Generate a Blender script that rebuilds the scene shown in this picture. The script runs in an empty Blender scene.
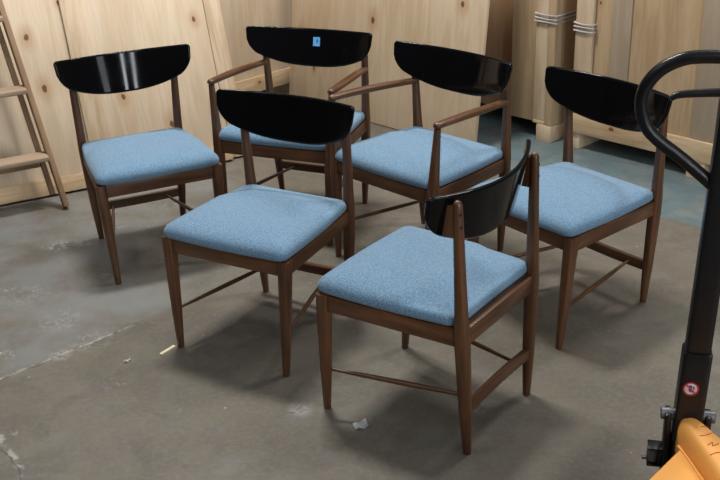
import bpy, bmesh, math, random
from mathutils import Vector, Matrix
random.seed(7)
C = bpy.context.scene.collection
SC = bpy.context.scene

# ------------------------------------------------------------------ helpers
def link(o, parent=None):
    C.objects.link(o)
    if parent is not None:
        o.parent = parent
    return o

def tag(o, label=None, cat=None, group=None, kind=None):
    if label: o['label'] = label
    if cat: o['category'] = cat
    if group: o['group'] = group
    if kind: o['kind'] = kind
    return o

def empty(name, loc, rot=(0, 0, 0)):
    o = bpy.data.objects.new(name, None)
    o.empty_display_size = .1
    o.location = loc
    o.rotation_euler = rot
    return link(o)

def obj(name, bm, mat, parent=None, smooth=True, angle=35):
    me = bpy.data.meshes.new(name)
    bmesh.ops.recalc_face_normals(bm, faces=bm.faces)
    bm.to_mesh(me)
    bm.free()
    if smooth:
        for p in me.polygons: p.use_smooth = True
        me.set_sharp_from_angle(angle=math.radians(angle))
    mats = mat if isinstance(mat, (list, tuple)) else [mat]
    for m in mats: me.materials.append(m)
    o = bpy.data.objects.new(name, me)
    return link(o, parent)

def children(o):
    return [c for c in bpy.data.objects if c.parent == o]

def copy_tree(o, parent=None):
    c = o.copy()
    C.objects.link(c)
    c.parent = parent
    for ch in children(o):
        copy_tree(ch, c)
    return c

def add_box(bm, lo, hi, bevel=.003, seg=2, mat=None):
    lo, hi = Vector(lo), Vector(hi)
    M = Matrix.Translation((lo + hi) / 2) @ Matrix.Diagonal((*(hi - lo), 1))
    t = bmesh.new()
    bmesh.ops.create_cube(t, size=1, matrix=M)
    if bevel > 0:
        bmesh.ops.bevel(t, geom=t.edges[:], offset=bevel, segments=seg, profile=.5, affect='EDGES')
    merge(bm, t)

def merge(bm, t):
    vs = [bm.verts.new(v.co) for v in t.verts]
    t.verts.index_update()
    for f in t.faces:
        bm.faces.new([vs[v.index] for v in f.verts])
    t.free()

def box(lo, hi, bevel=.003, seg=2):
    bm = bmesh.new()
    add_box(bm, lo, hi, bevel, seg)
    return bm

def ring_loft(rings, cap=True):
    """rings: list of lists of points (closed loops of equal length)"""
    bm = bmesh.new()
    rows = [[bm.verts.new(p) for p in r] for r in rings]
    n = len(rows[0])
    for a, b in zip(rows, rows[1:]):
        for i in range(n):
            j = (i + 1) % n
            bm.faces.new((a[i], a[j], b[j], b[i]))
    if cap:
        bm.faces.new(rows[0][::-1])
        bm.faces.new(rows[-1])
    return bm

def superell(cx, cy, z, hx, hy, e=.5, n=20):
    pts = []
    for k in range(n):
        a = 2 * math.pi * (k + .5) / n
        c, s = math.cos(a), math.sin(a)
        pts.append((cx + hx * math.copysign(abs(c) ** e, c), cy + hy * math.copysign(abs(s) ** e, s), z))
    return pts

def loft_z(secs):
    """secs: (x, y, z, hx, hy, exponent)"""
    return ring_loft([superell(*s) for s in secs])

def frame(d, up=Vector((0, 0, 1))):
    d = d.normalized()
    if abs(d.dot(up)) > .98: up = Vector((0, 1, 0))
    s = d.cross(up).normalized()
    u = s.cross(d).normalized()
    return s, u

def tube(path, rad, n=14, ell=1.0, e=1.0, up=Vector((0, 0, 1))):
    """sweep along points; rad: number or list; ell: height/width"""
    path = [Vector(p) for p in path]
    rads = rad if isinstance(rad, (list, tuple)) else [rad] * len(path)
    rings = []
    for i, p in enumerate(path):
        d = path[min(i + 1, len(path) - 1)] - path[max(i - 1, 0)]
        s, u = frame(d, up)
        r = []
        for k in range(n):
            a = 2 * math.pi * (k + .5) / n
            c, q = math.cos(a), math.sin(a)
            c = math.copysign(abs(c) ** e, c); q = math.copysign(abs(q) ** e, q)
            r.append(p + s * c * rads[i] + u * q * rads[i] * ell)
        rings.append(r)
    return ring_loft(rings)

def beam(p0, p1, w, h, bevel=.003, up=Vector((0, 0, 1))):
    p0, p1 = Vector(p0), Vector(p1)
    d = p1 - p0
    L = d.length
    s, u = frame(d, up)
    d.normalize()
    bm = box((-w / 2, 0, -h / 2), (w / 2, L, h / 2), bevel)
    M = Matrix((( s.x, d.x, u.x, p0.x), (s.y, d.y, u.y, p0.y), (s.z, d.z, u.z, p0.z), (0, 0, 0, 1)))
    bmesh.ops.transform(bm, matrix=M, verts=bm.verts)
    return bm

def spline(pts, n=8):
    """Catmull-Rom through the points"""
    P = [Vector(p) for p in pts]
    P = [P[0] * 2 - P[1]] + P + [P[-1] * 2 - P[-2]]
    out = []
    for i in range(1, len(P) - 2):
        a, b, c, d = P[i - 1:i + 3]
        for k in range(n):
            t = k / n
            out.append(.5 * ((2 * b) + (c - a) * t + (2 * a - 5 * b + 4 * c - d) * t * t + (3 * b - a - 3 * c + d) * t ** 3))
    out.append(P[-2])
    return out

def cyl(p0, p1, r, n=24, bevel=.0015):
    p0, p1 = Vector(p0), Vector(p1)
    d = (p1 - p0).normalized()
    b = min(bevel, r * .4)
    return tube([p0, p0 + d * b * .01, p0 + d * b, p1 - d * b, p1 - d * b * .01, p1], [r - b, r - b, r, r, r - b, r - b], n)

# ------------------------------------------------------------------ materials
class NT:
    def __init__(s, name):
        s.m = bpy.data.materials.new(name)
        s.m.use_nodes = True
        s.t = s.m.node_tree
        s.t.nodes.clear()
        s.out = s.t.nodes.new('ShaderNodeOutputMaterial')
        s.b = s.t.nodes.new('ShaderNodeBsdfPrincipled')
        s.t.links.new(s.b.outputs[0], s.out.inputs[0])
        s._c = None
    def n(s, kind, **kw):
        x = s.t.nodes.new(kind)
        for k, v in kw.items(): setattr(x, k, v)
        return x
    def put(s, sock, v):
        if hasattr(v, 'links') or isinstance(v, bpy.types.NodeSocket): s.t.links.new(v, sock)
        elif v is not None:
            if hasattr(sock.default_value, '__len__') and not hasattr(v, '__len__'): v = (v,) * len(sock.default_value)
            if hasattr(v, '__len__') and len(v) == 3 and len(sock.default_value) == 4: v = (*v, 1)
            sock.default_value = v
    def co(s, scale=(1, 1, 1), rnd=False, loc=(0, 0, 0), rot=(0, 0, 0)):
        if s._c is None: s._c = s.n('ShaderNodeTexCoord')
        src = s._c.outputs['Object']
        if rnd:
            oi = s.n('ShaderNodeObjectInfo')
            v = s.n('ShaderNodeVectorMath', operation='SCALE')
            v.inputs[0].default_value = (13.1, 7.7, 5.3)
            s.put(v.inputs['Scale'], oi.outputs['Random'])
            a = s.n('ShaderNodeVectorMath', operation='ADD')
            s.put(a.inputs[0], src); s.put(a.inputs[1], v.outputs[0])
            src = a.outputs[0]
        mp = s.n('ShaderNodeMapping')
        mp.inputs['Scale'].default_value = scale
        mp.inputs['Location'].default_value = loc
        mp.inputs['Rotation'].default_value = rot
        s.put(mp.inputs[0], src)
        return mp.outputs[0]
    def noise(s, vec, scale=5, detail=4, rough=.55, dist=0.0, out='Fac'):
        x = s.n('ShaderNodeTexNoise')
        s.put(x.inputs['Vector'], vec)
        x.inputs['Scale'].default_value = scale
        x.inputs['Detail'].default_value = detail
        x.inputs['Roughness'].default_value = rough
        x.inputs['Distortion'].default_value = dist
        return x.outputs[out]
    def math(s, op, a, b=None, clamp=False):
        x = s.n('ShaderNodeMath', operation=op, use_clamp=clamp)
        s.put(x.inputs[0], a)
        if b is not None: s.put(x.inputs[1], b)
        return x.outputs[0]
    def ramp(s, fac, stops):
        x = s.n('ShaderNodeValToRGB')
        el = x.color_ramp.elements
        while len(el) < len(stops): el.new(.5)
        for e, (p, c) in zip(el, stops):
            e.position = p
            if not hasattr(c, '__len__'): c = (c, c, c)
            e.color = (*c, 1)
        s.put(x.inputs[0], fac)
        return x.outputs[0]
    def mapr(s, v, a, b, c=0., d=1.):
        x = s.n('ShaderNodeMapRange', interpolation_type='SMOOTHSTEP')
        s.put(x.inputs[0], v)
        for i, k in enumerate((a, b, c, d)): x.inputs[i + 1].default_value = k
        return x.outputs[0]
    def mix(s, fac, a, b, mode='MIX'):
        x = s.n('ShaderNodeMix', data_type='RGBA', blend_type=mode)
        s.put(x.inputs[0], fac); s.put(x.inputs[6], a); s.put(x.inputs[7], b)
        return x.outputs[2]
    def bump(s, h, strength=.3, dist=.01):
        x = s.n('ShaderNodeBump')
        x.inputs['Strength'].default_value = strength
        x.inputs['Distance'].default_value = dist
        s.put(x.inputs['Height'], h)
        s.put(s.b.inputs['Normal'], x.outputs[0])
    def set(s, **kw):
        for k, v in kw.items(): s.put(s.b.inputs[k.replace('_', ' ')], v)
        return s

def srgb(r, g, b):
    f = lambda c: (c / 255 / 12.92) if c / 255 <= .04045 else ((c / 255 + .055) / 1.055) ** 2.4
    return (f(r), f(g), f(b))

def m_plain(name, col, rough=.5, metal=0., coat=0.):
    s = NT(name)
    s.set(Base_Color=col, Roughness=rough, Metallic=metal)
    if coat:
        s.b.inputs['Coat Weight'].default_value = coat
        s.b.inputs['Coat Roughness'].default_value = .06
    return s.m

def m_walnut(ax):
    s = NT('walnut_grain_' + 'xyz'[ax])
    sc = [30, 30, 30]; sc[ax] = 3
    s2 = [90, 90, 90]; s2[ax] = 6
    g = s.noise(s.co(sc, rnd=True), 1.6, 4, .55, .3)
    g2 = s.noise(s.co(s2, rnd=True), 3, 3, .6)
    c = s.ramp(g, [(.3, (.057, .0220, .0080)), (.52, (.098, .0390, .0142)), (.75, (.155, .065, .0240))])
    c = s.mix(s.mapr(g2, .45, .7, 0, .25), c, (.05, .021, .009))
    s.set(Base_Color=c, Roughness=.38)
    s.b.inputs['Coat Weight'].default_value = .15
    s.b.inputs['Coat Roughness'].default_value = .3
    s.bump(g2, .08, .002)
    return s.m

def m_lacquer():
    s = NT('black_lacquer')
    s.set(Base_Color=(.003, .003, .0034), Roughness=s.mapr(s.noise(s.co((4, 4, 4)), 3), .3, .7, .06, .11))
    s.b.inputs['Specular IOR Level'].default_value = .20
    return s.m

def m_fabric():
    s = NT('blue_tweed')
    f = s.noise(s.co((1, 1, 1)), 430, 2, .6)
    P = s.co((1, 1, 1))
    wob = s.noise(P, 60, 2, .5, 0, 'Color')
    a = s.n('ShaderNodeMix', data_type='VECTOR')
    a.inputs[0].default_value = .012
    s.put(a.inputs[4], P); s.put(a.inputs[5], wob)
    v = s.n('ShaderNodeTexVoronoi', feature='F1')
    mp = s.n('ShaderNodeMapping'); mp.inputs['Rotation'].default_value = (0, 0, .6); mp.inputs['Scale'].default_value = (1, .62, 1)
    s.put(mp.inputs[0], a.outputs[1]); s.put(v.inputs['Vector'], mp.outputs[0]); v.inputs['Scale'].default_value = 300
    w = s.mapr(v.outputs['Distance'], .75, .1)
    h = s.math('ADD', s.math('MULTIPLY', w, .55), s.math('MULTIPLY', f, .75))
    c = s.ramp(h, [(.25, (.078, .148, .238)), (.58, (.122, .229, .342)), (.95, (.186, .310, .425))])
    c = s.mix(s.mapr(s.noise(P, 7, 3), .4, .65, 0, .18), c, (.12, .22, .345))
    s.set(Base_Color=c, Roughness=.9)
    s.b.inputs['Sheen Weight'].default_value = .2
    s.b.inputs['Sheen Roughness'].default_value = .5
    s.bump(h, .4, .003)
    return s.m

def m_ply(name, base, warm, vertical=True, knots=True, weather=0.):
    s = NT(name)
    st = (9, 9, 1.1) if vertical else (1.1, 9, 9)
    fine = (70, 70, 3) if vertical else (3, 70, 70)
    big = s.noise(s.co((1, 1, .5) if vertical else (.5, 1, 1), rnd=True), 2.0, 3, .5)
    fig = s.noise(s.co(st, rnd=True), 1.5, 5, .62, .9)
    gr = s.noise(s.co(fine, rnd=True), 2, 4, .6)
    c = s.mix(s.mapr(fig, .36, .62), base, warm)
    c = s.mix(s.mapr(big, .35, .68, 0, .45), c, tuple(x * 1.12 for x in base))
    c = s.mix(s.mapr(gr, .40, .75, 0, .22), c, tuple(x * .55 for x in warm))
    if weather:
        c = s.mix(s.mapr(gr, .35, .65, weather * .5, weather), c, (.33, .28, .22))
    if knots:
        v = s.n('ShaderNodeTexVoronoi', feature='F1', voronoi_dimensions='2D')
        sc = (5.4, 1, 3.4) if vertical else (3.4, 1, 5.4)
        sp = s.n('ShaderNodeSeparateXYZ'); s.put(sp.inputs[0], s.co(sc, rnd=True))
        cb = s.n('ShaderNodeCombineXYZ'); s.put(cb.inputs[0], sp.outputs[0]); s.put(cb.inputs[1], sp.outputs[2])
        wob = s.noise(s.co((1, 1, 1), rnd=True), 16, 3, .6, 0, 'Color')
        a = s.n('ShaderNodeMix', data_type='VECTOR')
        a.inputs[0].default_value = .10
        s.put(a.inputs[4], cb.outputs[0]); s.put(a.inputs[5], wob)
        s.put(v.inputs['Vector'], a.outputs[1]); v.inputs['Scale'].default_value = 1
        sep = s.n('ShaderNodeSeparateColor'); s.put(sep.inputs[0], v.outputs['Color'])
        on = s.mapr(sep.outputs[0], .36, .40)
        d = s.math('DIVIDE', v.outputs['Distance'], s.math('ADD', s.math('MULTIPLY', sep.outputs[2], 1.0), .55))
        halo = s.math('MULTIPLY', s.mapr(d, .21, .03), on)
        core = s.math('MULTIPLY', s.mapr(d, .048, .030), s.mapr(sep.outputs[1], .25, .3))
        core = s.math('MULTIPLY', core, on)
        c = s.mix(s.math('MULTIPLY', halo, .55), c, (.40, .215, .10))
        c = s.mix(s.math('MULTIPLY', core, .92), c, (.10, .043, .02))
    s.set(Base_Color=c, Roughness=.62)
    s.bump(gr, .12, .003)
    return s.m

def m_floor():
    s = NT('concrete')
    P = s.co((1, 1, 1))
    sx = s.n('ShaderNodeSeparateXYZ'); s.put(sx.inputs[0], P)
    X, Y = sx.outputs[0], sx.outputs[1]
    n1 = s.noise(P, 1.1, 6, .6, .3)
    n2 = s.noise(P, 5.5, 6, .65, .6)
    n3 = s.noise(P, 60, 5, .7)
    n4 = s.noise(P, 2.6, 5, .6, 1.0)
    c = s.ramp(n1, [(.3, (.100, .086, .066)), (.5, (.132, .116, .092)), (.72, (.158, .144, .120))])
    c = s.mix(s.mapr(n2, .40, .64, 0, .6), c, (.088, .078, .062))
    c = s.mix(s.mapr(n4, .52, .74, 0, .5), c, (.175, .172, .160))
    n5 = s.noise(P, 9, 4, .6, 0, 'Color')
    c = s.mix(.10, c, s.mix(1.0, c, n5, 'OVERLAY'))
    n6 = s.noise(P, 14, 4, .65)
    c = s.mix(s.mapr(n6, .52, .70, 0, .30), c, (.13, .098, .078))
    c = s.mix(s.mapr(n6, .46, .30, 0, .28), c, (.105, .118, .105))
    c = s.mix(s.mapr(n3, .42, .7, 0, .26), c, (.21, .20, .18))
    def line(p, d):      # signed distance from a line through p with direction d, and the run along it
        L = math.hypot(*d); d = (d[0] / L, d[1] / L)
        wob = s.math('MULTIPLY', s.math('SUBTRACT', s.noise(P, 9, 4, .6), .5), .05)
        dist = s.math('ADD', s.math('MULTIPLY', s.math('SUBTRACT', X, p[0]), -d[1]), s.math('MULTIPLY', s.math('SUBTRACT', Y, p[1]), d[0]))
        dist = s.math('ADD', dist, wob)
        run = s.math('ADD', s.math('MULTIPLY', s.math('SUBTRACT', X, p[0]), d[0]), s.math('MULTIPLY', s.math('SUBTRACT', Y, p[1]), d[1]))
        return dist, run
    # the paler worn slab at the left, beyond a crack
    d1, r1 = line((-1.215, 2.901), (.363, .325))
    pale = s.math('MULTIPLY', s.mapr(d1, .0, .03), s.mapr(X, -.55, -.80))
    pale = s.math('MULTIPLY', pale, s.mapr(s.noise(P, 3.3, 5, .65), .30, .62))
    c = s.mix(s.math('MULTIPLY', pale, .8), c, (.176, .182, .181))
    seg = s.math('MULTIPLY', s.mapr(r1, .56, .44), s.mapr(r1, -2.0, -1.9))
    ad = s.math('ABSOLUTE', d1)
    chips = s.math('MULTIPLY', s.mapr(ad, .016, .004), s.mapr(s.noise(P, 22, 3, .6), .40, .55))
    c = s.mix(s.math('MULTIPLY', s.math('MULTIPLY', chips, seg), .6), c, (.37, .365, .345))
    dark = s.math('MULTIPLY', s.mapr(s.math('ABSOLUTE', s.math('ADD', d1, .006)), .006, .001), seg)
    c = s.mix(s.math('MULTIPLY', dark, .7), c, (.06, .055, .05))
    # a second chipped edge nearer the camera
    d2, r2 = line((-1.112, 2.567), (.133, -.201))
    ad2 = s.math('ABSOLUTE', d2)
    chip2 = s.math('MULTIPLY', s.mapr(ad2, .02, .004), s.mapr(s.noise(P, 17, 3, .6), .45, .6))
    c = s.mix(s.math('MULTIPLY', chip2, .6), c, (.42, .41, .38))
    c = s.mix(s.mapr(s.math('ABSOLUTE', s.math('ADD', d2, .008)), .006, .001, 0, .65), c, (.06, .055, .05))
    # white scuffs
    v = s.n('ShaderNodeTexVoronoi', feature='F1'); s.put(v.inputs['Vector'], s.co((2.4, 5.5, 1), rot=(0, 0, .5))); v.inputs['Scale'].default_value = 1
    sp = s.math('MULTIPLY', s.mapr(v.outputs['Distance'], .30, .02), s.mapr(s.noise(P, 30, 4, .7, 1.2), .55, .68))
    left = s.mapr(X, -.55, -.95)
    c = s.mix(s.math('MULTIPLY', s.math('MULTIPLY', sp, left), .65), c, (.50, .49, .47))
    # small specks of grit everywhere
    v2 = s.n('ShaderNodeTexVoronoi', feature='F1'); s.put(v2.inputs['Vector'], P); v2.inputs['Scale'].default_value = 13
    sp2 = s.n('ShaderNodeSeparateColor'); s.put(sp2.inputs[0], v2.outputs['Color'])
    grit = s.math('MULTIPLY', s.mapr(v2.outputs['Distance'], .07, .03), s.mapr(sp2.outputs[1], .80, .84))
    c = s.mix(s.math('MULTIPLY', grit, .7), c, (.42, .39, .33))
    def blob(x, y, r, col, amt, th=.5, sc=26):
        dx = s.math('SUBTRACT', X, x); dy = s.math('SUBTRACT', Y, y)
        d = s.math('SQRT', s.math('ADD', s.math('MULTIPLY', dx, dx), s.math('MULTIPLY', dy, dy)))
        k = s.math('MULTIPLY', s.mapr(d, r, r * .3), s.mapr(s.noise(P, sc, 5, .7, 1.0), th - .05, th + .06))
        return s.mix(s.math('MULTIPLY', k, amt), c, col)
    for x, y, r, a_ in ((-1.30, 3.98, .085, .7), (-1.20, 4.00, .06, .6), (-1.04, 3.68, .07, .35), (-1.30, 3.52, .12, .25), (-1.12, 3.30, .12, .3), (-.97, 3.14, .10, .35)):
        c = blob(x, y, r, (.36, .36, .345), a_, .53, 38)
    c = blob(-.205, 2.655, .055, (.34, .34, .33), .45, .47, 40)
    c = blob(-1.05, 3.05, .05, (.36, .36, .34), .5, .47, 34)
    # the blue-painted strip in front of the crates
    d3, r3 = line((1.312, 4.05), (.69, -.72))
    blue = s.math('MULTIPLY', s.mapr(d3, -.004, .016), s.mapr(s.math('ADD', X, s.math('MULTIPLY', s.noise(P, 4, 3), .3)), .30, .62))
    wear = s.mapr(s.noise(P, 7, 6, .7), .34, .60)
    bc = s.mix(wear, (.150, .178, .180), (.092, .155, .182))
    bc = s.mix(s.mapr(n2, .4, .66, 0, .45), bc, (.07, .088, .09))
    c = s.mix(s.math('MULTIPLY', blue, .85), c, bc)
    s.set(Base_Color=c, Roughness=s.mapr(n2, .3, .7, .42, .62))
    s.b.inputs['Specular IOR Level'].default_value = .35
    s.bump(s.math('ADD', s.math('MULTIPLY', n3, .5), n2), .12, .006)
    return s.m

def m_orange():
    s = NT('orange_paint')
    n = s.noise(s.co((1, 1, 1)), 9, 4)
    sc = s.noise(s.co((120, 9, 60), rot=(0, 0, .9)), 1.0, 3, .6)
    c = s.mix(s.mapr(n, .4, .7, 0, .2), (.83, .385, .090), (.75, .325, .07))
    c = s.mix(s.mapr(sc, .70, .74, 0, .35), c, (.45, .12, .03))
    s.set(Base_Color=c, Roughness=.55)
    s.b.inputs['Specular IOR Level'].default_value = .35
    return s.m

def m_black():
    s = NT('black_powder_coat')
    s.set(Base_Color=(.0065, .0065, .0075), Roughness=s.mapr(s.noise(s.co(), 40, 3), .3, .7, .28, .36))
    s.b.inputs['Specular IOR Level'].default_value = .28
    return s.m

WALNUT = m_walnut(2); WALX = m_walnut(0); WALY = m_walnut(1); LACQ = m_lacquer(); FAB = m_fabric()
PLY = m_ply('plywood', (.580, .475, .350), (.510, .390, .265))
PLYM = m_ply('plywood_golden', (.555, .445, .315), (.490, .365, .235))
PLY2 = m_ply('plywood_tan', (.475, .345, .210), (.385, .260, .145))
PLYD = m_ply('plywood_shaded', (.34, .215, .12), (.27, .16, .085))  # darker plywood copy, shade on the set-back crate put into the colour
PINE = m_ply('pine_upright', (.590, .470, .335), (.46, .33, .205), True, False)
PINEH = m_ply('pine_rail', (.55, .425, .27), (.42, .285, .16), False, True)
PINEW = m_ply('weathered_pine', (.43, .33, .225), (.32, .23, .15), True, False, .55)
LADW = m_ply('ladder_wood', (.31, .195, .11), (.22, .13, .07), True, False)
LADT = m_ply('tread_wood', (.33, .235, .155), (.25, .165, .10), False, False, .3)
CONC = m_floor(); ORANGE = m_orange(); BLACK = m_black()
STEEL = m_plain('zinc_steel', (.17, .18, .20), .48, .9)
RUBBER = m_plain('grey_nylon', (.10, .10, .105), .6)
SCREW = m_plain('dark_screw', (.008, .006, .005), .5)
TAPE = m_plain('blue_tape', (.13, .42, .80), .6)
INK = m_plain('tape_ink', (.03, .14, .42), .6)
WHITE = m_plain('sticker_white', (.78, .77, .80), .45)
RED = m_plain('sticker_red', (.50, .02, .035), .45)
NAVY = m_plain('sticker_navy', (.05, .05, .14), .45)
CORD = m_plain('grey_strap', (.42, .40, .38), .5)
CHIP = m_plain('pale_splinter', (.72, .64, .44), .7)
PAPER = m_plain('scrap_paper', (.62, .65, .66), .6)
SHADOWGAP = m_plain('seat_board_gap_shade', (.02, .015, .012), .9)  # near-black stands in for shade between cushion and rail
MARK = m_plain('red_marker', (.36, .05, .02), .6)
GLIDE = m_plain('dark_glide', (.015, .012, .010), .5)

# ------------------------------------------------------------------ setting
bm = bmesh.new()
bmesh.ops.create_grid(bm, x_segments=1, y_segments=1, size=9, matrix=Matrix.Translation((0, 4, 0)))
fl = obj('floor', bm, CONC, smooth=False)
tag(fl, 'worn grey brown concrete warehouse floor with a blue painted strip by the crates', 'floor', kind='structure')

# ------------------------------------------------------------------ chairs
HR = .4125
def lerp(a, b, t): return a + (b - a) * t

def backrest_bm(bx):
    X = bx
    top = lambda s: .794 + .0132 * s * s
    bot = lambda s: .6385 + .077 * abs(s) ** 2.45
    yy = lambda s, z: .2505 - .0790 * abs(s) ** 1.98 + .20 * (z - .794)
    rt, rb = .011, .044
    N, K = 56, 8
    cols = []
    for i in range(N + 1):
        a = -1 + 2 * i / N
        s = math.sin(a * math.pi / 2) * .55 + a * .45      # denser towards the ends
        s = max(-.9995, min(.9995, s))
        x = s * X
        zt, zb = top(s), bot(s)
        e = abs(x) - (X - rt)
        if e > 0: zt -= rt - math.sqrt(max(0, rt * rt - e * e))
        e = abs(x) - (X - rb)
        if e > 0: zb += rb - math.sqrt(max(0, rb * rb - e * e))
        cols.append((s, x, zb, zt))
    bm = bmesh.new()
    T = .0065
    def grid(off):
        rows = []
        for s, x, zb, zt in cols:
            dy = .0790 * 1.98 * abs(s) ** .98 / X * (1 if s >= 0 else -1)   # -dy/dx
            nrm = Vector((dy, 1, -.20)).normalized()
            r = []
            for k in range(K + 1):
                t = k / K
                t = .5 - .5 * math.cos(t * math.pi) if True else t
                z = zb + (zt - zb) * t
                p = Vector((x * (1 - .38 * (zt - z)), yy(s, z), z)) + nrm * off
                r.append(bm.verts.new(p))
            rows.append(r)
        return rows
    F, B = grid(-T), grid(T)
    for i in range(N):
        for k in range(K):
            bm.faces.new((F[i][k], F[i + 1][k], F[i + 1][k + 1], F[i][k + 1]))
            bm.faces.new((B[i][k + 1], B[i + 1][k + 1], B[i + 1][k], B[i][k]))
    loopF = [F[i][0] for i in range(N + 1)] + [F[N][k] for k in range(1, K + 1)] + [F[i][K] for i in range(N - 1, -1, -1)] + [F[0][k] for k in range(K - 1, 0, -1)]
    loopB = [B[i][0] for i in range(N + 1)] + [B[N][k] for k in range(1, K + 1)] + [B[i][K] for i in range(N - 1, -1, -1)] + [B[0][k] for k in range(K - 1, 0, -1)]
    ctr = Vector((0, .2, .72))
    n = len(loopF)
    mids = []
    for i in range(n):
        m = (loopF[i].co + loopB[i].co) / 2
        # push the rim outwards so that the edge is rounded
        t = loopF[(i + 1) % n].co - loopF[i - 1].co
        th = loopB[i].co - loopF[i].co
        o = t.cross(th)
        o.normalize()
        if o.dot(m - ctr) < 0: o = -o
        mids.append((m, o))
    ringA, ringB = [], []
    for i in range(n):
        m, o = mids[i]
        ringA.append(bm.verts.new(lerp(loopF[i].co, loopB[i].co, .22) + o * .0030))
        ringB.append(bm.verts.new(lerp(loopF[i].co, loopB[i].co, .78) + o * .0030))
    for i in range(n):
        j = (i + 1) % n
        bm.faces.new((loopF[i], loopF[j], ringA[j], ringA[i]))
        bm.faces.new((ringA[i], ringA[j], ringB[j], ringB[i]))
        bm.faces.new((ringB[i], ringB[j], loopB[j], loopB[i]))
    return bm, yy

def cushion_bm(aw, arms):
    FW, RW, FY, RY = (.236 + aw, .214 + aw, -.237, .2285) if arms else (.246, .214, -.246, .2285)
    n = 96
    out = []
    r = .045
    # rounded trapezoid outline, front edge slightly bowed
    corners = [(-FW, FY, .040), (FW, FY, .040), (RW, RY, .040), (-RW, RY, .040)]
    for k in range(4):
        x, y, rr = corners[k]
        px, py, _ = corners[k - 1]
        nx, ny, _ = corners[(k + 1) % 4]
        d0 = Vector((px - x, py - y)).normalized(); d1 = Vector((nx - x, ny - y)).normalized()
        a, b, c = Vector((x, y)) + d0 * rr, Vector((x, y)), Vector((x, y)) + d1 * rr
        for i in range(9):
            t = i / 8
            out.append(a * (1 - t) ** 2 + b * 2 * t * (1 - t) + c * t * t)
        e = Vector((nx, ny)) - d1 * -0
        nxt = corners[(k + 1) % 4]
        q = Vector((nxt[0], nxt[1])) - d1 * nxt[2]
        for i in range(1, 14):
            t = i / 14
            p = c.lerp(q, t)
            nv = Vector((d1.y, -d1.x))
            bow = .007 * math.sin(t * math.pi) if k in (0, 1, 3) else -.002 * math.sin(t * math.pi)
            out.append(p + nv * bow)
    cen = Vector((0, (FY + RY) / 2))
    prof = [(.945, .000), (.975, .001), (.994, .007), (1.0, .014), (.997, .022), (.985, .030), (.962, .0375), (.925, .044), (.87, .0500), (.79, .0555), (.68, .0605), (.55, .0640), (.42, .0662), (.28, .0675), (.14, .068)]
    bm = bmesh.new()
    rows = []
    z0 = HR + .003
    for f, h in prof:
        row = []
        for p in out:
            q = cen + (p - cen) * f
            # soft saddle: the middle dips a little and the back third rolls up
            k_ = min(1, max(0, (h - .034) / .014))
            crest = .125 - .30 * q.x * q.x / .2
            t_ = min(1, max(0, (q.y - crest + .012) / .050))
            dz = -.013 * t_ * t_ * (3 - 2 * t_) * k_
            dz += .0030 * math.exp(-((q.y - crest + .022) / .020) ** 2) * k_
            dz -= .004 * max(0, 1 - (q.x / .16) ** 2 - ((q.y + .03) / .12) ** 2) * k_
            row.append(bm.verts.new((q.x, q.y, z0 + h + dz)))
        rows.append(row)
    N = len(out)
    for a, b in zip(rows, rows[1:]):
        for i in range(N):
            j = (i + 1) % N
            bm.faces.new((a[i], a[j], b[j], b[i]))
    c = bm.verts.new((cen.x, cen.y, z0 + .068 - .004))
    for i in range(N):
        bm.faces.new((rows[-1][i], rows[-1][(i + 1) % N], c))
    bm.faces.new(rows[0][::-1])
    return bm

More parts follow.
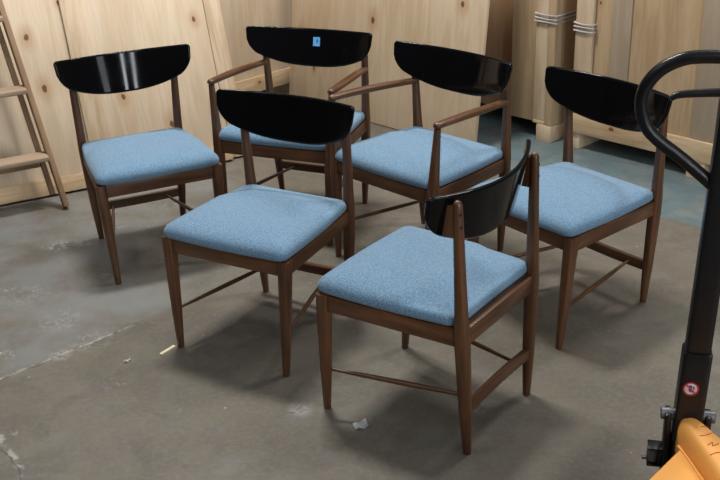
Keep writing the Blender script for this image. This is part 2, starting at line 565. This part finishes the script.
def make_chair(name, arms):
    aw = .0281 if arms else 0.
    root = empty(name, (0, 0, 0))
    obj('seat', cushion_bm(aw, arms), FAB, root, angle=60)
    bx = .2745 + (.0225 if arms else 0.)
    bm, yy = backrest_bm(bx)
    br = obj('backrest', bm, LACQ, root, angle=50)
    FT, FF = (.2308 + aw, -.2173), (.2181 + aw, -.2374)
    RS, RF, PT = (.2051 + aw, .2363), (.1835 + aw, .2442), (.2139 + aw, .2256)
    def fl_(z): t = z / HR; return lerp(FF[0], FT[0], t), lerp(FF[1], FT[1], t)
    def rl_(z):
        if z < HR: t = z / HR; return lerp(RF[0], RS[0], t), lerp(RF[1], RS[1], t)
        t = (z - HR) / (.792 - HR); return lerp(RS[0], PT[0], t), lerp(RS[1], PT[1], t)
    for sx in (-1, 1):
        # front leg
        secs = []
        prof = [(.0, .0098, .95), (.003, .0116, .95), (.06, .0136, .9), (.15, .0170, .85), (.26, .0194, .75), (.335, .0200, .6), (.36, .0200, .5), (HR, .0196, .5)]
        for z, hw, e in prof:
            x, y = fl_(z)
            secs.append((sx * x, y, z, hw, hw * 1.02, e))
        if arms:
            ax, ay, az = .2725, -.2075, .655
            for z, hw, e in [(.45, .0180, .6), (.52, .0162, .75), (.60, .0140, .9), (az - .006, .0122, .95)]:
                t = (z - HR) / (az - HR)
                secs.append((sx * lerp(FT[0], ax, t), lerp(FT[1], ay, t), z, hw, hw, e))
        obj('front_leg', loft_z(secs), WALNUT, root, angle=50)
        # rear leg with the back post in one piece
        secs = []
        for z, hw, hd, e in [(0, .0098, .0104, .95), (.003, .0114, .0120, .95), (.06, .0138, .0145, .9), (.15, .0168, .0178, .8), (.27, .0182, .0200, .7), (.355, .0186, .0208, .6),
                             (HR, .0184, .0204, .65), (.47, .0174, .0184, .8), (.58, .0160, .0162, .9), (.69, .0145, .0146, .95), (.765, .0132, .0134, 1), (.780, .0124, .0126, 1), (.788, .0095, .0096, 1), (.7925, .0045, .0045, 1)]:
            x, y = rl_(z)
            secs.append((sx * x, y, z, hw, hd, e))
        rl = obj('rear_leg', loft_z(secs), WALNUT, root, angle=50)
        # wedge block between post and backrest
        px = PT[0] - .002
        s_ = px / bx
        zt, zb = .778, .6385 + .077 * s_ ** 2.45 + .008
        rings = []
        for z in (zb, lerp(zb, zt, .33), lerp(zb, zt, .66), zt):
            x, y = rl_(z)
            pts = []
            for ux, uy in ((-.0105, 0), (.0105, 0), (.0105, 1), (-.0105, 1)):
                xx = x + ux
                yb = yy(xx / bx, z) + .0062
                pts.append((sx * xx, lerp(yb, y - .003, uy), z))
            if sx < 0: pts = pts[::-1]
            rings.append(pts)
        obj('spacer_block', ring_loft(rings), WALNUT, root, angle=30)
        for z in (.757, .722):
            x, y = rl_(z)
            sb = cyl((sx * (x + .0042), y + .0090, z), (sx * (x + .0066), y + .0136, z), .0048, 12, .0008)
            obj('screw', sb, SCREW, rl)
        # side rail
        z = HR - .027
        x0, y0 = fl_(z); x1, y1 = rl_(z)
        obj('side_rail', beam((sx * x0, y0 + .012, z), (sx * x1, y1 - .012, z), .021, .053), WALY, root)
        # turned spindle from the front leg to the stretcher
        z = .146
        x0, y0 = fl_(z)
        xs = .115 + aw * .6
        a, b = Vector((sx * (x0 - .004), y0 + .008, z)), Vector((sx * xs, .2336, z + .002))
        pts = [a.lerp(b, t) for t in (0, .08, .25, .5, .75, .92, 1)]
        obj('spindle', tube(pts, [.0048, .0054, .0072, .0085, .0072, .0054, .0048], 12), WALY, root)
        if arms:
            x1, y1 = rl_(.640)
            A = Vector((sx * .2725, -.2075, .661)); B = Vector((sx * (x1 + .002), y1 - .006, .640))
            mid = A.lerp(B, .5) + Vector((sx * .010, 0, .008))
            curve = [A * (1 - t) ** 2 + mid * 2 * t * (1 - t) + B * t * t for t in [i / 14 for i in range(15)]]
            d = (A - curve[1]).normalized()
            path = [A + d * .0145, A + d * .013, A + d * .008] + curve
            rad = [.005, .0105, .0145] + [lerp(.0165, .0155, i / 14) + .0022 * math.sin(i / 14 * math.pi) for i in range(15)]
            obj('armrest', tube(path, rad, 18, .80), WALY, root, angle=60)
    z = HR - .027
    x, y = fl_(z)
    obj('front_rail', beam((-x + .012, y, z), (x - .012, y, z), .022, .053), WALX, root)
    x, y = rl_(z)
    obj('rear_rail', beam((-x + .010, y - .002, z), (x - .010, y - .002, z), .024, .053), WALX, root)
    # under-board closing the frame, its dark colour painting shade in the cushion gap
    obj('seat_board', box((-.205 - aw, -.215, HR - .010), (.205 + aw, .228, HR + .0045), .002), SHADOWGAP, root)
    # wide stretcher between the rear legs, bowed forward
    z = .148
    x, y = rl_(z)
    rings = []
    for i in range(17):
        t = -1 + 2 * i / 16
        yc = y - .006 * (1 - t * t)
        hh = .0180
        th = .0105
        rings.append([(t * (x - .008), yc + th * a, z + hh * b) for a, b in ((-1, -.8), (-.75, -1), (.75, -1), (1, -.8), (1, .8), (.75, 1), (-.75, 1), (-1, .8))])
    obj('stretcher', ring_loft(rings), WALX, root, angle=30)
    return root, br, yy, bx

side, _, _, _ = make_chair('dining_chair', False)
arm, armback, ayy, abx = make_chair('dining_armchair', True)
GS, GA = 'walnut side chairs with blue seats', 'walnut armchairs with blue seats'
spots = [
    (side, -.8572, 3.8969, .4230, 'armless walnut chair with blue seat standing nearest the wooden stepladder', GS),
    (side, -.3302, 3.1767, -.5197, 'armless walnut chair with blue seat, its front foot beside a pale wood splinter', GS),
    (side, .2002, 2.6994, 4.0696, 'armless walnut chair turned away, showing posts and rear face of its black backrest', GS),
    (side, .7249, 3.2885, -.9436, 'armless walnut chair with backrest partly behind the looped black pallet jack handle', GS),
    (arm, -.2610, 4.1935, -.4027, 'walnut armchair with a square of blue tape on its black backrest', GA),
    (arm, .2514, 3.7564, -.8122, 'walnut armchair with plain untaped black backrest, behind the chair that is turned away', GA),
]
used = set()
placed = []
for src, x, y, rz, label, grp in spots:
    if id(src) in used:
        o = copy_tree(src)
    else:
        o = src; used.add(id(src))
    placed.append((o, x, y, rz, label, grp))
for o, x, y, rz, label, grp in placed:
    o.location = (x, y, 0)
    o.rotation_euler = (0, 0, rz)
    tag(o, label, 'chair', grp)
# tape square on the first armchair's backrest (stuck to the front face)
taped = [p[0] for p in placed if 'tape on' in p[4]][0]
tb = [c for c in children(taped) if c.name.startswith('backrest')][0]
def back_pt(x, z, off):
    return Vector((x, ayy(x / abx, z), z)) + Vector((0, -1, .20)).normalized() * off
bm = bmesh.new()
G = 5
def patch(bm, x0, x1, z0, z1, off):
    g = [[bm.verts.new(back_pt(lerp(x0, x1, i / G), lerp(z0, z1, j / G), off)) for j in range(G + 1)] for i in range(G + 1)]
    for i in range(G):
        for j in range(G):
            bm.faces.new((g[i][j], g[i + 1][j], g[i + 1][j + 1], g[i][j + 1]))
    h = [[bm.verts.new(v.co + Vector((0, .0006, 0))) for v in r] for r in g]
    rim = [(i, 0) for i in range(G)] + [(G, j) for j in range(G)] + [(i, G) for i in range(G, 0, -1)] + [(0, j) for j in range(G, 0, -1)]
    for a, b in zip(rim, rim[1:] + rim[:1]):
        bm.faces.new((g[a[0]][a[1]], g[b[0]][b[1]], h[b[0]][b[1]], h[a[0]][a[1]]))
TX, TZ = .013, .742
patch(bm, TX - .0165, TX + .0165, TZ - .0190, TZ + .0190, .0078)
tp = obj('tape_square', bm, TAPE, tb, smooth=False)
tag(tp, 'square of blue tape with a darker handwritten mark')
bm = bmesh.new()
for x0, x1, z0, z1 in ((.000, .0022, -.006, .008), (.000, .009, .0062, .0085), (.0075, .0100, .000, .0080), (.000, .0090, -.0005, .0015), (.0050, .0072, -.0065, -.0005)):
    patch(bm, TX + x0 - .001, TX + x1 - .001, TZ + z0 + .001, TZ + z1 + .001, .0086)
obj('handwritten_mark', bm, INK, tb, smooth=False)

# ------------------------------------------------------------------ left: leaning crate side, board, crate behind, ladder
AZ = math.atan2(.445, .895)
AD, AN = Vector((.895, .445, 0)).normalized(), Vector((-.445, .895, 0)).normalized()
A0 = Vector((-1.691, 4.442, 0))
LEAN = math.radians(18)
pa = empty('leaning_plywood', A0 + AN * .022 + Vector((0, 0, 0)), (-LEAN, 0, AZ))
tag(pa, 'pale plywood panel with upright batten and bottom rail leaning behind the stepladder', 'wood panel')
obj('sheet', box((-.62, 0, .006), (1.180, .018, 1.30), .0015), PLY, pa)
obj('bottom_rail', box((-.62, -.019, .007), (1.177, -.0005, .083), .002), PINEH, pa)
obj('batten', box((.470, -.019, .0845), (.572, -.0005, 1.30), .002), PINE, pa)
obj('batten', box((-.40, -.019, .0845), (-.30, -.0005, 1.30), .002), PINE, pa)
bd = obj('lumber_board', box((-.0445, 0, .012), (.0445, .038, 1.30), .004), PINE)
bd.location = A0 + AD * 1.2295 + AN * .030
bd.rotation_euler = (-LEAN, 0, AZ)
tag(bd, 'narrow pale pine board leaning at the right edge of the battened plywood panel', 'board')

def crate(name, origin, rz, label, W, D, H, ply, parts):
    root = empty(name, origin, (0, 0, rz))
    tag(root, label, 'crate')
    for nm, lo, hi, mat in parts:
        obj(nm, box(lo, hi, .002), mat, root)
    return root

R45 = math.atan2(.70711, .70711)
c0 = Vector((-.584, 5.909, 0)); dl = Vector((.7071, .7071, 0))
crate('shipping_crate', c0 - dl * 1.02, R45, 'plywood shipping crate on skids in the corner behind the taped armchair', 1, 1, 1, PLY, [
    ('body', (0, .021, .092), (1.42, .9, 1.25), PLY),
    ('bottom_rail', (0, 0, .098), (1.42, .020, .190), PINEH),
    ('skid', (.02, .03, 0), (.11, .88, .091), PINE),
    ('skid', (1.30, .03, 0), (1.39, .88, .091), PINE),
])

# ladder: folded wooden stepladder leaning on the panel
L0 = Vector((-1.353, 4.409, 0))
TH = math.radians(20)
UP = AN * math.sin(TH) + Vector((0, 0, 1)) * math.cos(TH)
lad = empty('stepladder', L0 - AD * .40, (0, 0, AZ))
tag(lad, 'brown wooden stepladder folded and leaning against the plywood panel', 'ladder')
inv = Matrix.Rotation(-AZ, 3, 'Z')
def lp(along, up, back=0.):      # ladder-local point: along the wall, up the slope, behind the slope
    p = AD * (along + .40) + UP * up + AN * back
    return inv @ p
taper = -.0935
HGT = 1.55
CX = -.40                        # ladder axis
def rail_x(up, side): 
    w = .386 - .095 * up
    return CX + side * w
def skew_beam(p0, p1, w, h):
    return beam(p0, p1, w, h, .003, up=inv @ (UP.cross(AD)))
for sd in (-1, 1):
    obj('front_rail', skew_beam(lp(rail_x(.012, sd), .012), lp(rail_x(HGT, sd), HGT), .024, .056), LADW, lad)
    obj('rear_rail', skew_beam(lp(rail_x(.06, sd) - sd * .034, .055, .062), lp(rail_x(HGT - .1, sd) - sd * .034, HGT - .1, .062), .022, .040), LADW, lad)
for u in (.262, .578, .910, 1.24):
    w = rail_x(u, 1) - .012 - CX
    a = lp(CX - w, u, -.018); b = lp(CX + w, u, -.018)
    bm = box((-w, -.050, -.011), (w, .050, .011), .003)
    bmesh.ops.translate(bm, vec=(a + b) / 2, verts=bm.verts)
    obj('tread', bm, LADT, lad)
obj('rear_crossbar', beam(lp(CX - .32, .215, .062), lp(CX + .32, .215, .062), .018, .045), LADW, lad)
bm = box((-.27, -.075, -.012), (.27, .075, .012), .004)
bmesh.ops.translate(bm, vec=lp(CX, HGT, .02), verts=bm.verts)
obj('top_cap', bm, LADT, lad)

# ------------------------------------------------------------------ middle: leaning plywood sheet
RD = Vector((.69, -.72, 0)).normalized(); RN = Vector((.72, .69, 0)).normalized()
RZ = math.atan2(RD.y, RD.x)
sh = obj('plywood_sheet', box((0, 0, .004), (1.465, .019, 1.26), .0015), PLYM)
sh.location = Vector((.087, 5.535, 0)) - RD * .71
sh.rotation_euler = (-math.radians(7), 0, RZ)
tag(sh, 'large plain plywood sheet leaning upright behind the two armchairs', 'wood panel')

# ------------------------------------------------------------------ right: crates on skids
def wrap(root, x0, x1, y0, y1, z, mat=CORD):
    """three turns of cord round a corner post"""
    path = []
    for k in range(3):
        zz = z - k * .019
        tilt = random.uniform(-.006, .006)
        turn = [(x0, y0, zz), ((x0 + x1) / 2, y0 - .001, zz - .002 + tilt), (x1, y0, zz - .003), (x1 + .001, (y0 + y1) / 2, zz + .002), (x1, y1, zz), ((x0 + x1) / 2, y1, zz), (x0, y1, zz)]
        obj('strap', tube(turn + [turn[0]], .0046, 8), mat, root)

c2 = Vector((1.001, 5.104, 0)) - RD * .252
k2 = crate('shipping_crate', c2, RZ, 'narrow plywood crate with strapped corner post, left of the widest crate', .29, .9, 1.25, PLY2, [
    ('body', (0, .022, .090), (.270, 1.10, 1.25), PLY2),
    ('batten', (.168, 0, .112), (.243, .0215, 1.25), PINE),
    ('corner_post', (.2445, -.004, .0915), (.289, 1.10, 1.25), PLY2),
    ('base_board', (.168, -.001, .0905), (.242, .0215, .110), PINEH),
    ('skid', (.196, -.006, 0), (.289, .58, .0885), PINE),
    ('skid', (.005, .45, 0), (.09, 1.08, .0885), PINE),
])
wrap(k2, .164, .295, -.010, 1.11, .672)
c4 = c2 - RD * .76 + RN * .10
crate('shipping_crate', c4, RZ, 'plywood crate with shade in its brown colour, beyond the right edge of the large leaning sheet', .75, .8, 1.25, PLYD, [
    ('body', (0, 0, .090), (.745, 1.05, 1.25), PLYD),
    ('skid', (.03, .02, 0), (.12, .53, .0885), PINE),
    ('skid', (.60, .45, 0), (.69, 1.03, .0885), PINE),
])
c3 = Vector((1.166, 4.934, 0)) - RD * .084
k3 = crate('shipping_crate', c3, RZ, 'widest plywood crate on skids, behind the pallet jack handle', 1.5, .9, 1.25, PLY2, [
    ('body', (.004, .021, .090), (1.50, .90, 1.25), PLY2),
    ('bottom_rail', (0, 0, .086), (1.50, .0205, .189), PINEH),
    ('corner_batten', (0, 0, .1905), (.098, .0205, 1.25), PINE),
    ('batten', (.195, .012, .1905), (.300, .0205, 1.25), PINEW),
    ('batten', (.660, .012, .1905), (.775, .0205, 1.25), PINEW),
    ('skid', (.005, .012, 0), (.052, .88, .0850), PINE),
    ('skid', (.660, .004, 0), (.75, .88, .0850), PINE),
    ('skid', (1.40, .012, 0), (1.49, .88, .0850), PINE),
])
wrap(k3, -.006, .102, -.007, .30, .655)

# ------------------------------------------------------------------ pallet jack
JZ = math.atan2(-.23, .973)
jack = empty('pallet_jack', (.740, 1.950, 0), (0, 0, JZ))
tag(jack, 'orange hand pallet jack with upright black mast and looped handle', 'pallet jack')
# local x: along the pivot pin, local -y: towards the photographer
tilt = lambda z: .024 * (z - .42)
half = [(0, 1.257), (-.056, 1.2565), (-.094, 1.249), (-.130, 1.228), (-.154, 1.196), (-.1615, 1.159), (-.150, 1.114), (-.124, 1.083), (-.075, 1.046), (-.026, 1.006), (-.002, .985)]
half = [(x + tilt(z) if z > 1.25 and x == 0 else x, z) for x, z in half]
path = spline([(x, 0, z) for x, z in half], 6)
right = spline([(2 * tilt(z) - x, 0, z) for x, z in half], 6)
obj('handle_loop', tube(path[::-1] + right[1:], .0137, 18, up=Vector((0, 1, 0))), BLACK, jack, angle=70)
rings = []
for z, w, d in [(.560, .0275, .023), (1.165, .0275, .023), (1.18, .025, .021)]:
    rings.append(superell(tilt(z), 0, z, w, d, .3, 24))
obj('mast', ring_loft(rings), BLACK, jack, angle=40)
rings = []
for z, w, d in [(.365, .0315, .029), (.592, .0315, .029), (.5965, .0300, .0275)]:
    rings.append(superell(tilt(z), 0, z, w, d, .22, 28))
slv = obj('mast_sleeve', ring_loft(rings), BLACK, jack, angle=40)
# lever inside the loop
pts = [(-.124, -.006, 1.172), (-.105, -.004, 1.180), (-.05, 0, 1.184), (0, 0, 1.186), (.05, 0, 1.184), (.105, -.004, 1.180), (.124, -.006, 1.172)]
lv = obj('release_lever', tube(spline([(x + tilt(1.18), y, z) for x, y, z in pts], 5), [.0065 + .0030 * math.sin(i / 30 * math.pi) for i in range(31)], 12, .95), BLACK, jack)
obj('lever_bracket', box((tilt(1.1) - .012, -.030, 1.12), (tilt(1.1) + .012, .012, 1.183), .003), BLACK, jack)
# round prohibition sticker on the sleeve
def disc(r0, r1, y, n=40, cx=-.004, cz=.509):
    bm = bmesh.new()
    a = []
    for r in ([r1] if r0 == 0 else [r0, r1]):
        a.append([bm.verts.new((cx + r * math.cos(2 * math.pi * k / n), y, cz + r * math.sin(2 * math.pi * k / n))) for k in range(n)])
    if r0 == 0: bm.faces.new(a[0])
    else:
        for k in range(n): bm.faces.new((a[0][k], a[0][(k + 1) % n], a[1][(k + 1) % n], a[1][k]))
    bmesh.ops.solidify(bm, geom=bm.faces[:], thickness=.0004)
    return bm
st = obj('warning_sticker', disc(0, .0178, -.0298), WHITE, slv, smooth=False)
tag(st, 'round white sticker with red prohibition ring')
obj('sticker_ring', disc(.0142, .0182, -.0304), RED, slv, smooth=False)
bm = box((-.0165, -.0006, -.0014), (.0165, .0002, .0014), 0)
bmesh.ops.rotate(bm, cent=(0, 0, 0), matrix=Matrix.Rotation(math.radians(45), 3, 'Y'), verts=bm.verts)
bmesh.ops.translate(bm, vec=(-.004, -.0312, .509), verts=bm.verts)
obj('sticker_slash', bm, RED, slv, smooth=False)
bm = bmesh.new()                                   # small dark pictogram of a seated rider
for lo, hi in (((-.004, -.0309, .510), (.002, -.0304, .516)), ((-.0048, -.0309, .501), (.0018, -.0304, .5095)), ((-.0010, -.0309, .4990), (.0075, -.0304, .5025)), ((.0045, -.0309, .5060), (.0072, -.0304, .5140))):
    add_box(bm, lo, hi, 0)
bmesh.ops.translate(bm, vec=(-.004, 0, .002), verts=bm.verts)
obj('sticker_pictogram', bm, NAVY, slv, smooth=False)
# pivot pin and yoke
obj('pivot_pin', cyl((-.060, 0, .420), (.060, 0, .420), .0145, 24), STEEL, jack)
for sx in (-1, 1):
    pts = [(sx * .044, .0, .432), (sx * .044, -.002, .405), (sx * .044, -.008, .35), (sx * .043, -.010, .29), (sx * .040, 0, .22)]
    obj('yoke', tube(spline(pts, 5), [.021] * 3 + [.0225] * 15 + [.020] * 3, 16, 1.0, .5, up=Vector((1, 0, 0))) if False else beam((sx * .044, -.002, .430), (sx * .041, .0, .20), .044, .014, .004, up=Vector((1, 0, 0))), BLACK, jack)
obj('pump_cylinder', cyl((0, 0, .085), (0, 0, .365), .036, 32, .003), BLACK, jack)
obj('crosspiece', box((-.052, -.035, .165), (.052, .035, .20), .006), BLACK, jack)
# foot pedal with its roller on the left of the yoke
obj('pedal_bracket', box((-.082, -.022, .282), (-.049, .016, .287), .002), BLACK, jack)
obj('pedal_bracket', box((-.082, -.022, .327), (-.049, .016, .332), .002), BLACK, jack)
obj('pedal_plate', box((-.058, -.020, .2875), (-.0515, .014, .3265), .002), BLACK, jack)
obj('roller', cyl((-.071, -.004, .2885), (-.071, -.004, .326), .0125, 24, .003), RUBBER, jack)
obj('roller_bolt', cyl((-.094, -.012, .300), (-.083, -.012, .300), .0055, 6, .001), STEEL, jack)
# steering wheels
for sx in (-1, 1):
    rings = []
    w = obj('steering_wheel', cyl((sx * .030 + sx * .010, 0, .090), (sx * .085, 0, .090), .090, 40, .010), RUBBER, jack)
    obj('wheel_hub', cyl((sx * .083, 0, .090), (sx * .092, 0, .090), .028, 24, .003), STEEL, w)
obj('wheel_axle', cyl((-.04, 0, .090), (.04, 0, .090), .014, 20), STEEL, jack)
# orange fork frame, swung to the right of the mast
body = empty('fork_frame', (-.018, 0, .012), (0, 0, math.radians(31)))
body.parent = jack
def P2(pts, z0, z1, bevel=.006, slope=0.):
    bm = bmesh.new()
    a = [bm.verts.new((x, y, z0 + slope * y)) for x, y in pts]
    b = [bm.verts.new((x, y, z1 + slope * y)) for x, y in pts]
    n = len(pts)
    bm.faces.new(a[::-1]); bm.faces.new(b)
    for i in range(n): bm.faces.new((a[i], a[(i + 1) % n], b[(i + 1) % n], b[i]))
    bmesh.ops.bevel(bm, geom=bm.edges[:], offset=bevel, segments=3, profile=.5, affect='EDGES')
    return bm
BODY_PLACE = True
# pump housing: rounded nose widening away from the mast
rings = []
for y, w, zt, zb in [(-.018, .008, .395, .33), (-.020, .016, .408, .33), (-.026, .0225, .416, .33), (-.036, .0268, .420, .33), (-.06, .0305, .420, .33), (-.10, .036, .417, .33), (-.16, .047, .412, .33), (-.24, .062, .405, .32), (-.30, .070, .400, .31), (-.325, .068, .392, .30), (-.335, .060, .375, .29)]:
    r = []
    for k in range(24):
        a = math.pi * (k / 23)
        c, s = math.cos(a), math.sin(a)
        r.append((w * math.copysign(abs(c) ** .55, c), y, zb + (zt - zb) * abs(s) ** .55))
    rings.append(r)
hs = obj('pump_housing', ring_loft(rings), ORANGE, body, angle=50)
# red marker scribble across the top of the housing
for stroke in ([(.004, -.072), (.020, -.077), (.034, -.082)], [(-.016, -.097), (-.002, -.101), (.012, -.099), (.026, -.094)], [(-.018, -.130), (-.004, -.126), (-.010, -.136), (.006, -.134)], [(-.030, -.155), (-.014, -.158), (.006, -.166)]):
    pts = []
    for x, y in stroke:
        t = (-y - .06) / .12
        w = .0305 + .0185 * t + .002; zt = .420 - .0090 * t
        c = min(.97, abs(x) / w) ** (1 / .55)
        zz = .33 + (zt - .33) * math.sqrt(max(.01, 1 - c * c)) ** .55
        pts.append((x, y, zz + .0002))
    obj('marker_scribble', tube(spline(pts, 6), .0009, 6), MARK, hs)
# A-frame plate and skirt
tri = [(-.020, -.050), (.020, -.050), (.262, -.18), (.262, -.42), (-.262, -.42), (-.262, -.18)]
obj('frame_plate', P2(tri, .335, .362, .006, .03), ORANGE, body, angle=30)
# raised bead round the housing
bead = []
for sx in (-1, 1):
    pts = [(sx * w, y, .363 + .03 * y) for y, w in [(-.05, .033), (-.10, .040), (-.16, .052), (-.24, .068), (-.30, .077), (-.345, .072)]]
    obj('weld_bead', tube(spline(pts, 6), .0034, 10), ORANGE, body)
obj('heel_plate', box((-.262, -.425, .075), (.262, -.405, .325), .006), ORANGE, body)
for sx in (-1, 1):
    x0, x1 = (.108, .262) if sx > 0 else (-.262, -.108)
    fk = obj('fork', box((x0, -1.30, .055), (x1, -.426, .085), .010), ORANGE, body)
    obj('load_roller', cyl((x0 + .03, -1.15, .037), (x1 - .03, -1.15, .037), .037, 28, .004), RUBBER, fk)

# ------------------------------------------------------------------ scraps on the floor
bm = bmesh.new()
add_box(bm, (-.034, -.0125, 0), (.034, .0125, .006), .002)
for v in bm.verts:
    if abs(v.co.x) > .028: v.co.y *= .45
ch = obj('wood_splinter', bm, CHIP)
ch.location = (-.680, 3.052, 0); ch.rotation_euler = (0, 0, .95)
tag(ch, 'pale wood splinter lying by the front foot of a chair', 'wood scrap')
def scrap(name, x, y, rz, w, d, label, mat=PAPER, cat='scrap'):
    bm = bmesh.new()
    G_ = 6
    g = []
    for i in range(G_ + 1):
        for j in range(G_ + 1):
            u, v = i / G_ - .5, j / G_ - .5
            z = .0035 + .004 * math.sin(u * 7 + 1) * math.cos(v * 5) + .003 * abs(u + v)
            g.append(bm.verts.new((u * w + .15 * w * v, v * d + random.uniform(-.001, .001), max(.0008, z))))
    for i in range(G_):
        for j in range(G_):
            q = i * (G_ + 1) + j
            bm.faces.new((g[q], g[q + G_ + 1], g[q + G_ + 2], g[q + 1]))
    bmesh.ops.solidify(bm, geom=bm.faces[:], thickness=.0006)
    o = obj(name, bm, mat)
    o.location = (x, y, 0); o.rotation_euler = (0, 0, rz)
    return tag(o, label, cat)
scrap('paper_scrap', -.018, 2.560, .5, .046, .036, 'torn pale paper scrap on the floor under the turned away chair')
scrap('paper_scrap', -.808, 2.990, .7, .026, .012, 'tiny white paper scrap on bare floor left of the wood splinter')

# ------------------------------------------------------------------ light
W = bpy.data.worlds.new('warehouse_air')
SC.world = W
W.use_nodes = True
nt = W.node_tree
bg = nt.nodes['Background']
tc = nt.nodes.new('ShaderNodeTexCoord')
sp = nt.nodes.new('ShaderNodeSeparateXYZ')
nt.links.new(tc.outputs['Generated'], sp.inputs[0])
cr = nt.nodes.new('ShaderNodeValToRGB')
el = cr.color_ramp.elements
el[0].position = .10; el[0].color = (.030, .032, .036, 1)
el[1].position = .85; el[1].color = (.44, .47, .50, 1)
e = el.new(.45); e.color = (.15, .16, .175, 1)
nt.links.new(sp.outputs[2], cr.inputs[0])
nt.links.new(cr.outputs[0], bg.inputs[0])
bg.inputs[1].default_value = .82

def lamp(name, loc, target, sx, sy, power, col=(1, .96, .90), roll=0.):
    d = bpy.data.lights.new(name, 'AREA')
    d.shape = 'RECTANGLE'; d.size = sx; d.size_y = sy
    d.energy = power; d.color = col
    o = bpy.data.objects.new(name, d)
    C.objects.link(o)
    o.location = loc
    q = (Vector(target) - Vector(loc)).to_track_quat('-Z', 'Y')
    o.rotation_euler = q.to_euler()
    if roll: o.rotation_euler.rotate_axis('Z', roll)
    return o
lamp('high_bay_lamp', (-.45, 4.30, 4.2), (-.45, 4.299, 0), 1.0, .30, 172)
lamp('unseen_tube', (3.3, -1.6, 3.6), (3.3, -1.601, 0), .055, 3.0, 60)  # unseen tube, kept as fill from the camera side
lamp('unseen_tube', (1.2, -2.6, 4.2), (1.2, -2.601, 0), .05, 3.0, 35)  # also out of view, added fill behind the camera
lamp('unseen_tube', (-2.6, 1.2, 4.2), (-2.6, 1.199, 0), .3, 2.4, 25)
lamp('high_bay_lamp', (2.5, 4.4, 4.4), (2.5, 4.399, 0), 1.1, .30, 85)

# tall area lights added out of view to streak the left chair's backrest
for x, y, w, p in ((4.17, -3.56, .46, 105), (2.80, -4.33, .46, 95), (6.5, -1.26, .95, 42)):
    lamp('streak_light', (x, y, 2.3), (-.5, 4.0, 2.3), w, 2.9, p, (.90, .95, 1.0))

# ------------------------------------------------------------------ camera
F_PX, CH, PITCH, ROLL = 1013.3451, 1.7749, -.4248, .0370
fwd = Vector((0, math.cos(PITCH), math.sin(PITCH)))
rt0 = Vector((1, 0, 0)); dn0 = fwd.cross(rt0)
rt = rt0 * math.cos(ROLL) + dn0 * math.sin(ROLL)
dn = -rt0 * math.sin(ROLL) + dn0 * math.cos(ROLL)
cam = bpy.data.cameras.new('camera')
co = bpy.data.objects.new('camera', cam)
C.objects.link(co)
cam.sensor_fit = 'HORIZONTAL'; cam.sensor_width = 36.0
cam.lens = F_PX / 720 * 36
M = Matrix((rt, -dn, -fwd)).transposed().to_4x4()
M.translation = (0, 0, CH)
co.matrix_world = M
SC.camera = co
SC.view_settings.view_transform = 'Standard'
SC.view_settings.look = 'None'
SC.view_settings.gamma = 1
SC.view_settings.use_curve_mapping = False
SC.view_settings.exposure = 0.0
